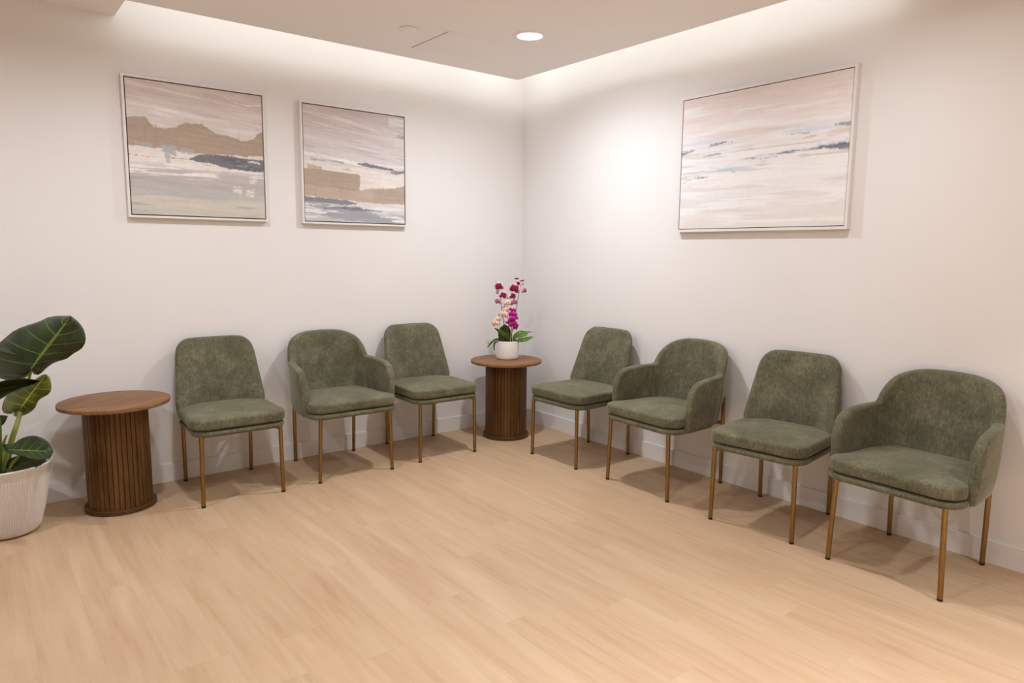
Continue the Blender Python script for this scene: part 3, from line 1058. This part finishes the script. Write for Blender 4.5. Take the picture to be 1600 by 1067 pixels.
# ------------------------------------------------------------------ leaves
def leaf_mesh(right, left, base, tip, place, bend, ripple=0.0, nt=22, nw=7, seed=0):
    """right/left: margins from tip to base; base/tip: ends of the midrib; place(a,z,d) -> point"""
    R_, _ = catmull(right, nt)
    L_, _ = catmull(left, nt)
    base, tip = np.array(base, float), np.array(tip, float)
    b = bmesh.new()
    uvl = b.loops.layers.uv.new('leaf')
    cols = []
    for i in range(nt):
        f = i / (nt - 1)
        m = tip + (base - tip) * min(1.0, f * 1.28)
        row = []
        for j in range(-nw, nw + 1):
            e = L_[i] if j < 0 else R_[i]
            w = abs(j) / nw
            q = m + (e - m) * w
            d = bend(f, w * (1 if j > 0 else -1))
            if ripple:
                d += ripple * w * math.sin(7.5 * f * PI + (1.3 if j < 0 else 0) + seed)
            row.append((b.verts.new(place(q[0], q[1], d)), (1 - min(1.0, f * 1.28) - 0.16 * w, 0.5 + 0.5 * w * (1 if j > 0 else -1))))
        cols.append(row)
    for r0, r1 in zip(cols, cols[1:]):
        for k in range(2 * nw):
            q = (r0[k], r0[k + 1], r1[k + 1], r1[k])
            try:
                fc = b.faces.new([x[0] for x in q])
            except ValueError:
                continue
            for lp, x in zip(fc.loops, q):
                lp[uvl].uv = x[1]
    bmesh.ops.remove_doubles(b, verts=b.verts[:], dist=0.0004)
    return b


def leaf_obj(name, b, mat, parent, th=0.0018):
    o = obj(name, b, mat, parent)
    md = o.modifiers.new('thickness', 'SOLIDIFY')
    md.thickness = th
    md.offset = 0
    return o


# ------------------------------------------------------------------ tall leafy plant at the left
PL = thing('potted_elephant_ear', 'large leafy green plant in a ribbed white pot at the left', 'potted plant', (-3.66, -0.37, 0), 0)
b = bmesh.new()
NR = 104
prof = [(0, 0.004), (0.118, 0.004), (0.132, 0.010), (0.142, 0.026), (0.152, 0.06), (0.170, 0.13), (0.184, 0.20), (0.195, 0.262), (0.2005, 0.296),
        (0.2015, 0.300), (0.2015, 0.318), (0.206, 0.324), (0.209, 0.345), (0.2135, 0.352), (0.2145, 0.360), (0.211, 0.365), (0.206, 0.363), (0.203, 0.345), (0.199, 0.318), (0, 0.318)]
lathe(b, prof, NR * 6, lambda f, z: 0.0016 * math.cos(2 * PI * f * NR) if 0.02 < z < 0.298 else 0.0)
obj('pot', b, M_POT, PL)
b = bmesh.new()
lathe(b, [(0, 0.332), (0.10, 0.330), (0.200, 0.324), (0.199, 0.316), (0, 0.316)], 48)
obj('soil', b, M_SOIL, PL)
E1 = Vector((0.785, -0.619, 0)).normalized()
E2 = Vector((-0.619, -0.785, 0)).normalized()


def plant_at(zx, zy, d=0.0):
    """plant's own upright frame: sideways, height (drawn at 0.82 mm per unit), depth towards the camera"""
    a = 0.055 + 0.000822 * zx - 0.000072 * zy
    z = 1.151 + 0.000008 * zx - 0.000851 * zy
    return E1 * (a + 0.70 * d) + E2 * d + Vector((0, 0, z + (1.45 - z) * d / 3.4))   # outwards = along the line to the camera


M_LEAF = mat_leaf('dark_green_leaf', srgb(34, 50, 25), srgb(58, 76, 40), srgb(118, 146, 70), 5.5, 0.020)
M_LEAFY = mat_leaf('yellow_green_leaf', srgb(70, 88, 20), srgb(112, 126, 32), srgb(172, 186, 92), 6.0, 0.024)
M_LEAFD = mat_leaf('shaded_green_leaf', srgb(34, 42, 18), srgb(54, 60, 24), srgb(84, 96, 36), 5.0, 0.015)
M_STEM = mat_plain('green_leaf_stalk', srgb(152, 164, 76), 0.45, var=0.25, scale=14)
M_STEMD = mat_plain('dark_leaf_sheath', srgb(84, 110, 44), 0.45, var=0.3, scale=14)

leaf_obj('leaf', leaf_mesh([(420, 50), (460, 80), (500, 130), (512, 190), (490, 240), (440, 270), (400, 300), (330, 322), (280, 355), (240, 392), (205, 392), (190, 368)],
                           [(420, 50), (375, 50), (300, 55), (230, 85), (150, 110), (80, 140), (20, 190), (-50, 250), (-70, 330), (-20, 405), (60, 430), (130, 425), (175, 395), (190, 368)],
                           (190, 360), (415, 52), plant_at, lambda f, w: 0.03 + 0.07 * (1 - f) - 0.07 * w * w, 0.010), M_LEAF, PL)
leaf_obj('leaf', leaf_mesh([(277, 391), (300, 410), (312, 455), (305, 500), (270, 525), (235, 545), (210, 595), (170, 625), (120, 642), (75, 640), (95, 610), (130, 592)],
                           [(277, 391), (250, 398), (200, 430), (150, 455), (80, 480), (30, 530), (8, 590), (20, 622), (65, 628), (100, 605), (130, 592)],
                           (130, 590), (275, 393), plant_at, lambda f, w: -0.05 + 0.05 * (1 - f) - 0.05 * w * w, 0.008, seed=2), M_LEAFY, PL)
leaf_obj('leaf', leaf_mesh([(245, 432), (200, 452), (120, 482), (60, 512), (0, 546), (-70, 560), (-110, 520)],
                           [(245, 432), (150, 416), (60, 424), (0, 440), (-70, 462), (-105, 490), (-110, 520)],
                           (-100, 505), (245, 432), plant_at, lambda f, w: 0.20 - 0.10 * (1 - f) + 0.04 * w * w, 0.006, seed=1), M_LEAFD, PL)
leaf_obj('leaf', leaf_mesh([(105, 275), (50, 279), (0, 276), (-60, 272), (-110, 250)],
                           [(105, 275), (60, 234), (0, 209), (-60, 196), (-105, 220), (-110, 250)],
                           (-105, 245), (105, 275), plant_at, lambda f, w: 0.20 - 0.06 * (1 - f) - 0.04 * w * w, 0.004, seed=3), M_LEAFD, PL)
leaf_obj('leaf', leaf_mesh([(320, 856), (302, 892), (255, 905), (195, 900), (130, 880), (70, 868), (35, 850), (30, 832)],
                           [(320, 856), (312, 825), (285, 790), (240, 766), (190, 760), (130, 778), (85, 808), (22, 812), (22, 826), (30, 832)],
                           (55, 845), (312, 856), plant_at, lambda f, w: 0.08 + 0.05 * (1 - f) + (0.05 * w if w > 0 else 0.02 * w), 0.004, seed=4), M_LEAF, PL)
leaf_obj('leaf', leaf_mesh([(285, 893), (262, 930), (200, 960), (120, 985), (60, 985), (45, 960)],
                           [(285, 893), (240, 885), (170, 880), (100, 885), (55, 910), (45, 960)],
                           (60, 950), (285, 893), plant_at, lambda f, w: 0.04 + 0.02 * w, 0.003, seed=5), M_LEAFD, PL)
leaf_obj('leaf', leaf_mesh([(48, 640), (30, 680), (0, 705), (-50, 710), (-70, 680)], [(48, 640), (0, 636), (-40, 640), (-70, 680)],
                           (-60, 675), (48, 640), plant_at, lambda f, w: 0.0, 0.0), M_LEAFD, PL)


def stalk(name, pts, r0, r1, mat):
    path, _ = catmull(pts, 20)
    b_ = bmesh.new()
    tube(b_, [plant_at(*q) for q in path], list(np.linspace(r0, r1, 20)), 12)
    return obj(name, b_, mat, PL)


stalk('leaf_stalk', [(5, 1010, 0.03), (45, 870, 0.02), (100, 700, 0.0), (125, 610, -0.06), (160, 470, -0.05), (190, 364, 0.022)], 0.017, 0.006, M_STEM)
stalk('leaf_stalk', [(25, 1000, -0.02), (55, 840, -0.03), (95, 700, -0.06), (132, 590, -0.062)], 0.020, 0.006, M_STEMD)
stalk('leaf_stalk', [(-5, 1000, 0.05), (0, 820, 0.08), (-5, 650, 0.10), (-70, 520, 0.14), (-98, 506, 0.13)], 0.014, 0.006, M_STEMD)
stalk('leaf_stalk', [(50, 990, 0.04), (85, 925, 0.05), (115, 875, 0.07), (60, 845, 0.09)], 0.008, 0.005, M_STEM)
stalk('leaf_stalk', [(-20, 1000, 0.02), (-40, 800, 0.06), (-90, 500, 0.14), (-103, 246, 0.16)], 0.014, 0.006, M_STEMD)
stalk('leaf_stalk', [(10, 1000, 0.0), (0, 850, 0.0), (-30, 720, 0.0), (-60, 676, 0.0)], 0.010, 0.004, M_STEMD)
stalk('leaf_stalk', [(20, 1010, 0.02), (40, 985, 0.03), (62, 950, 0.045)], 0.007, 0.004, M_STEMD)
stalk('leaf_sheath', [(15, 900, 0.01), (22, 810, 0.005), (42, 755, 0.0)], 0.014, 0.003, M_STEM)

# ------------------------------------------------------------------ orchids on the corner table
TZ = 0.607
OR = thing('potted_orchid', 'magenta and pale pink orchids in a white cylinder pot on the corner table', 'potted orchid', (-0.412, -0.340, TZ), 0)
b = bmesh.new()
lathe(b, [(0, 0.006), (0.070, 0.006), (0.072, 0.0), (0.080, 0.0), (0.086, 0.003), (0.091, 0.012), (0.092, 0.03), (0.092, 0.138), (0.0905, 0.143), (0.088, 0.144), (0.0855, 0.142), (0.085, 0.125), (0, 0.125)], 64)
obj('pot', b, M_CERAMIC, OR)
b = bmesh.new()
rnd = random.Random(4)
lathe(b, [(0, 0.139), (0.05, 0.138), (0.084, 0.132), (0.084, 0.12), (0, 0.12)], 40)
for v in b.verts:
    v.co.z += rnd.uniform(-0.003, 0.004) if v.co.z > 0.13 else 0
obj('bark_mix', b, M_BARK, OR)


def orch(zx, zy, d=0.0):
    a = (zx - 305) * 0.000708
    z = 0.144 - (zy - 793) * 0.000707
    return E1 * a + E2 * d + Vector((0, 0, z))


M_OSTEM = mat_plain('orchid_spike', srgb(70, 62, 44), 0.5, var=0.4, scale=40)
M_OLEAF = mat_leaf('orchid_leaf', srgb(66, 100, 32), srgb(104, 138, 50), srgb(128, 160, 74), 1.0, 0.02)
M_OLEAFD = mat_leaf('orchid_leaf_deep', srgb(36, 58, 24), srgb(54, 80, 34), srgb(76, 100, 48), 1.0, 0.02)
M_OLEAFL = mat_leaf('orchid_leaf_light', srgb(92, 122, 44), srgb(128, 152, 62), srgb(140, 166, 80), 1.0, 0.02)


def mat_petal(name, core, edge, edge_pos, spots=None):
    t_ = NT(name)
    uv = t_.n('ShaderNodeUVMap', uv_map='leaf')
    s_ = t_.n('ShaderNodeSeparateXYZ')
    t_.l(uv.outputs[0], s_.inputs[0])
    w_ = t_.math('ADD', s_.outputs['X'], t_.math('MULTIPLY', t_.math('SUBTRACT', t_.noise(t_.coord(), 90.0, 3), 0.5), 0.5))
    c_ = t_.ramp(w_, [(edge_pos, core), (min(edge_pos + 0.14, 1.0), edge)])
    t_.b.inputs['Sheen Weight'].default_value = 0.1
    return t_.set(c_, 0.6, spec=0.2)


MP = {
    'crimson': mat_petal('crimson_petal', srgb(150, 16, 66), srgb(240, 200, 212), 0.62),
    'mauve': mat_petal('mauve_petal', srgb(196, 112, 146), srgb(226, 174, 194), 0.6),
    'blush': mat_petal('blush_petal', srgb(214, 160, 180), srgb(238, 206, 212), 0.45),
    'peach': mat_petal('peach_petal', srgb(226, 160, 140), srgb(248, 214, 196), 0.30),
    'magenta': mat_petal('magenta_petal', srgb(184, 10, 132), srgb(206, 30, 156), 0.6),
}
M_LIP = mat_plain('orchid_lip', srgb(120, 10, 44), 0.5, var=0.3, scale=90)
M_LIPY = mat_plain('orchid_lip_pale', srgb(236, 190, 120), 0.5, var=0.3, scale=90)


def flower(kind, c, r, yaw, pitch, roll, lip, squash=1.0):
    """five petals round a small lip, as one bloom"""
    b_ = bmesh.new()
    uvl = b_.loops.layers.uv.new('leaf')
    rot = Matrix.Rotation(yaw, 3, 'Z') @ Matrix.Rotation(pitch, 3, 'X') @ Matrix.Rotation(roll, 3, 'Y')
    base = Matrix((E1, -E2, Vector((0, 0, 1)))).transposed()   # columns: right, into wall, up
    X = base @ rot
    specs = [(90, 0.92, 0.34, -0.02), (-145, 0.95, 0.34, -0.02), (-35, 0.95, 0.34, -0.02), (12, 1.0, 0.62, 0.03), (168, 1.0, 0.62, 0.03)]
    for (ang, ln, wd, lift) in specs:
        a = math.radians(ang)
        dx, dz = math.cos(a), math.sin(a)
        nr, nc = 7, 7
        rows = []
        for i in range(nr):
            f = i / (nr - 1)
            wid = wd * r * (math.sin(PI * (0.10 + 0.86 * f)) ** 0.7) * (0.65 + 0.5 * f)
            row = []
            for j in range(nc):
                g = j / (nc - 1) * 2 - 1
                px = dx * f * ln * r - dz * g * wid
                pz = dz * f * ln * r + dx * g * wid
                y = -lift * r * 2 - 0.22 * r * f * (1 - f) + 0.30 * r * f * f + 0.10 * r * g * g
                row.append((b_.verts.new(c + X @ Vector((px * squash, y, pz))), (max(f * 0.98, abs(g) * 0.92 * (0.4 + 0.6 * f)), g)))
            rows.append(row)
        for r0, r1 in zip(rows, rows[1:]):
            for k in range(nc - 1):
                q = (r0[k], r0[k + 1], r1[k + 1], r1[k])
                fc = b_.faces.new([x[0] for x in q])
                for lp, x in zip(fc.loops, q):
                    lp[uvl].uv = x[1]
    fo = obj('flower', b_, MP[kind], OR)
    md = fo.modifiers.new('thickness', 'SOLIDIFY')
    md.thickness = 0.0012
    if lip is not None:
        b_ = bmesh.new()
        bmesh.ops.create_icosphere(b_, subdivisions=2, radius=r * 0.24, matrix=Matrix.Translation(c + X @ Vector((0, -0.16 * r, -0.16 * r)))
                                   @ X.to_4x4() @ Matrix.Diagonal((0.8, 1.2, 1.0, 1)))
        obj('flower_lip', b_, lip, fo)
    return fo


FL = [  # zx, zy, r, kind, yaw, pitch, lip, depth
    (205, 196, 52, 'crimson', -0.3, 0.2, M_LIP, 0.03), (255, 290, 46, 'crimson', 0.3, 0.1, M_LIP, 0.045), (190, 262, 42, 'blush', -0.9, 0.2, None, 0.0),
    (190, 366, 44, 'mauve', -0.7, 0.5, None, 0.01),
    (374, 216, 60, 'crimson', -0.25, 0.1, M_LIP, 0.05), (415, 163, 32, 'crimson', 0.5, 0.4, M_LIP, 0.02), (362, 300, 44, 'crimson', 0.6, 0.0, M_LIP, 0.03),
    (400, 110, 28, 'crimson', 0.2, 1.25, None, 0.02), (460, 132, 26, 'crimson', 0.4, 1.2, None, 0.015),
    (492, 236, 40, 'mauve', 0.9, 0.2, M_LIP, 0.02), (376, 374, 46, 'mauve', 0.4, 0.5, None, 0.02),
    (300, 372, 38, 'peach', 0.1, 0.1, M_LIPY, 0.05), (266, 500, 44, 'peach', -0.2, 0.2, M_LIPY, 0.06), (292, 450, 36, 'peach', 0.3, 0.2, M_LIPY, 0.045), (268, 425, 26, 'blush', -0.3, 0.2, None, 0.03),
    (166, 600, 40, 'peach', -0.4, 0.2, M_LIPY, 0.05), (196, 555, 34, 'peach', 0.2, 0.1, M_LIPY, 0.04), (160, 575, 26, 'blush', -0.8, 0.1, None, 0.03),
    (370, 455, 28, 'magenta', 0.2, 0.2, None, 0.05), (335, 442, 20, 'magenta', -0.5, 0.4, None, 0.05), (342, 492, 34, 'magenta', -0.3, 0.1, M_LIP, 0.065), (384, 500, 32, 'magenta', 0.4, 0.1, M_LIP, 0.06),
    (406, 542, 26, 'magenta', 0.7, 0.2, None, 0.05), (356, 545, 36, 'magenta', 0.0, 0.1, M_LIP, 0.075), (326, 582, 32, 'magenta', -0.4, 0.1, M_LIP, 0.06), (375, 592, 34, 'magenta', 0.2, 0.0, M_LIP, 0.07),
    (402, 622, 32, 'magenta', 0.5, 0.0, M_LIP, 0.06), (392, 645, 24, 'magenta', 0.3, -0.2, None, 0.055), (292, 590, 18, 'magenta', -0.8, 0.3, None, 0.05), (345, 615, 24, 'magenta', -0.2, -0.1, None, 0.06),
]
for i, (zx, zy, r, kind, yaw, pit, lip, d) in enumerate(FL):
    flower(kind, orch(zx, zy, d), r * 0.00079, yaw, pit, rnd.uniform(-0.3, 0.3), lip)


def spike(name, pts, r0, r1, mat):
    path, _ = catmull(pts, 18)
    b_ = bmesh.new()
    tube(b_, [orch(*q) for q in path], list(np.linspace(r0, r1, 18)), 8)
    return obj(name, b_, mat, OR)


spike('flower_spike', [(275, 800, 0.0), (265, 620, 0.0), (240, 460, 0.0), (222, 300, 0.0), (212, 200, 0.01), (190, 170, 0.01)], 0.0030, 0.0020, M_OSTEM)
spike('flower_spike', [(345, 800, 0.0), (368, 620, 0.0), (395, 470, 0.0), (420, 310, 0.0), (432, 240, 0.0), (440, 190, 0.0), (470, 160, 0.01)], 0.0030, 0.0020, M_OSTEM)
spike('flower_spike', [(235, 800, 0.02), (222, 640, 0.02), (213, 500, 0.02)], 0.0024, 0.0014, M_OSTEM)
spike('flower_spike', [(215, 800, 0.03), (203, 690, 0.03), (196, 600, 0.03)], 0.0022, 0.0014, M_OSTEM)
spike('flower_spike', [(325, 800, 0.03), (318, 640, 0.03), (305, 480, 0.03), (298, 370, 0.03), (303, 318, 0.03)], 0.0024, 0.0012, M_OSTEM)
spike('flower_spike', [(350, 800, 0.05), (348, 660, 0.05), (352, 560, 0.05), (345, 430, 0.04)], 0.0028, 0.0014, M_OSTEM)
M_STAKE = mat_plain('pale_support_stake', srgb(206, 194, 180), 0.6)
for (x0, x1, d) in ((338, 345, 0.055), (362, 352, 0.055)):
    o = spike('support_stake', [(x0, 800, d), ((x0 + x1) / 2, 720, d), (x1, 630, d)], 0.0018, 0.0018, M_STAKE)
for (zx, zy, r) in ((303, 320, 9), (271, 354, 7), (212, 505, 8), (470, 160, 7), (274, 576, 7)):
    b_ = bmesh.new()
    bmesh.ops.create_icosphere(b_, subdivisions=2, radius=r * 0.000708, matrix=Matrix.Translation(orch(zx, zy, 0.03)) @ Matrix.Diagonal((0.8, 0.8, 1.2, 1)))
    obj('flower_bud', b_, MP['magenta'] if zy > 510 else M_LIP, OR)


def strap(pts, widths, mat, d0, d1, face=0.25):
    """strap-shaped orchid leaf along pts (drawing units) with half-widths"""
    path, _ = catmull(pts, 16)
    b_ = bmesh.new()
    uvl = b_.loops.layers.uv.new('leaf')
    rows = []
    for i, q in enumerate(path):
        f = i / 15
        w = float(np.interp(f, np.linspace(0, 1, len(widths)), widths))
        a = path[max(i - 1, 0)]
        c = path[min(i + 1, 15)]
        tx, ty = c[0] - a[0], c[1] - a[1]
        L = math.hypot(tx, ty) or 1
        nx, ny = -ty / L, tx / L
        row = []
        for j in range(-3, 4):
            g = j / 3
            dd = d0 + (d1 - d0) * f + (1 - face) * 0.0007 * w * g + 0.004 * (g * g)
            row.append((b_.verts.new(orch(q[0] + nx * w * g, q[1] + ny * w * g, dd)), (f, 0.5 + 0.5 * g)))
        rows.append(row)
    for r0, r1 in zip(rows, rows[1:]):
        for k in range(6):
            q = (r0[k], r0[k + 1], r1[k + 1], r1[k])
            fc = b_.faces.new([x[0] for x in q])
            for lp, x in zip(fc.loops, q):
                lp[uvl].uv = x[1]
    return leaf_obj('leaf', b_, mat, OR, 0.0022)


strap([(262, 800), (262, 730), (272, 670), (292, 622)], [44, 62, 56, 22], M_OLEAFD, 0.0, 0.0, 0.9)
strap([(318, 800), (318, 730), (312, 660), (300, 630)], [26, 34, 26, 8], M_OLEAFD, 0.02, 0.02, 0.9)
strap([(362, 778), (310, 745), (240, 695), (165, 643)], [12, 24, 24, 4], M_OLEAF, 0.04, 0.09)
strap([(362, 790), (395, 735), (440, 694), (500, 690), (568, 680)], [14, 24, 20, 12, 2], M_OLEAF, 0.04, 0.08)
strap([(420, 760), (460, 738), (500, 725), (534, 722)], [12, 18, 16, 4], M_OLEAFL, 0.0, 0.0)
strap([(385, 796), (440, 782), (510, 765), (584, 736)], [10, 20, 22, 5], M_OLEAF, 0.04, 0.08)
strap([(240, 790), (190, 772), (140, 800), (86, 858)], [8, 12, 11, 2], M_OLEAF, 0.03, 0.09)
strap([(205, 790), (172, 800), (160, 840), (166, 886)], [6, 9, 9, 2], M_OLEAFD, 0.09, 0.11)
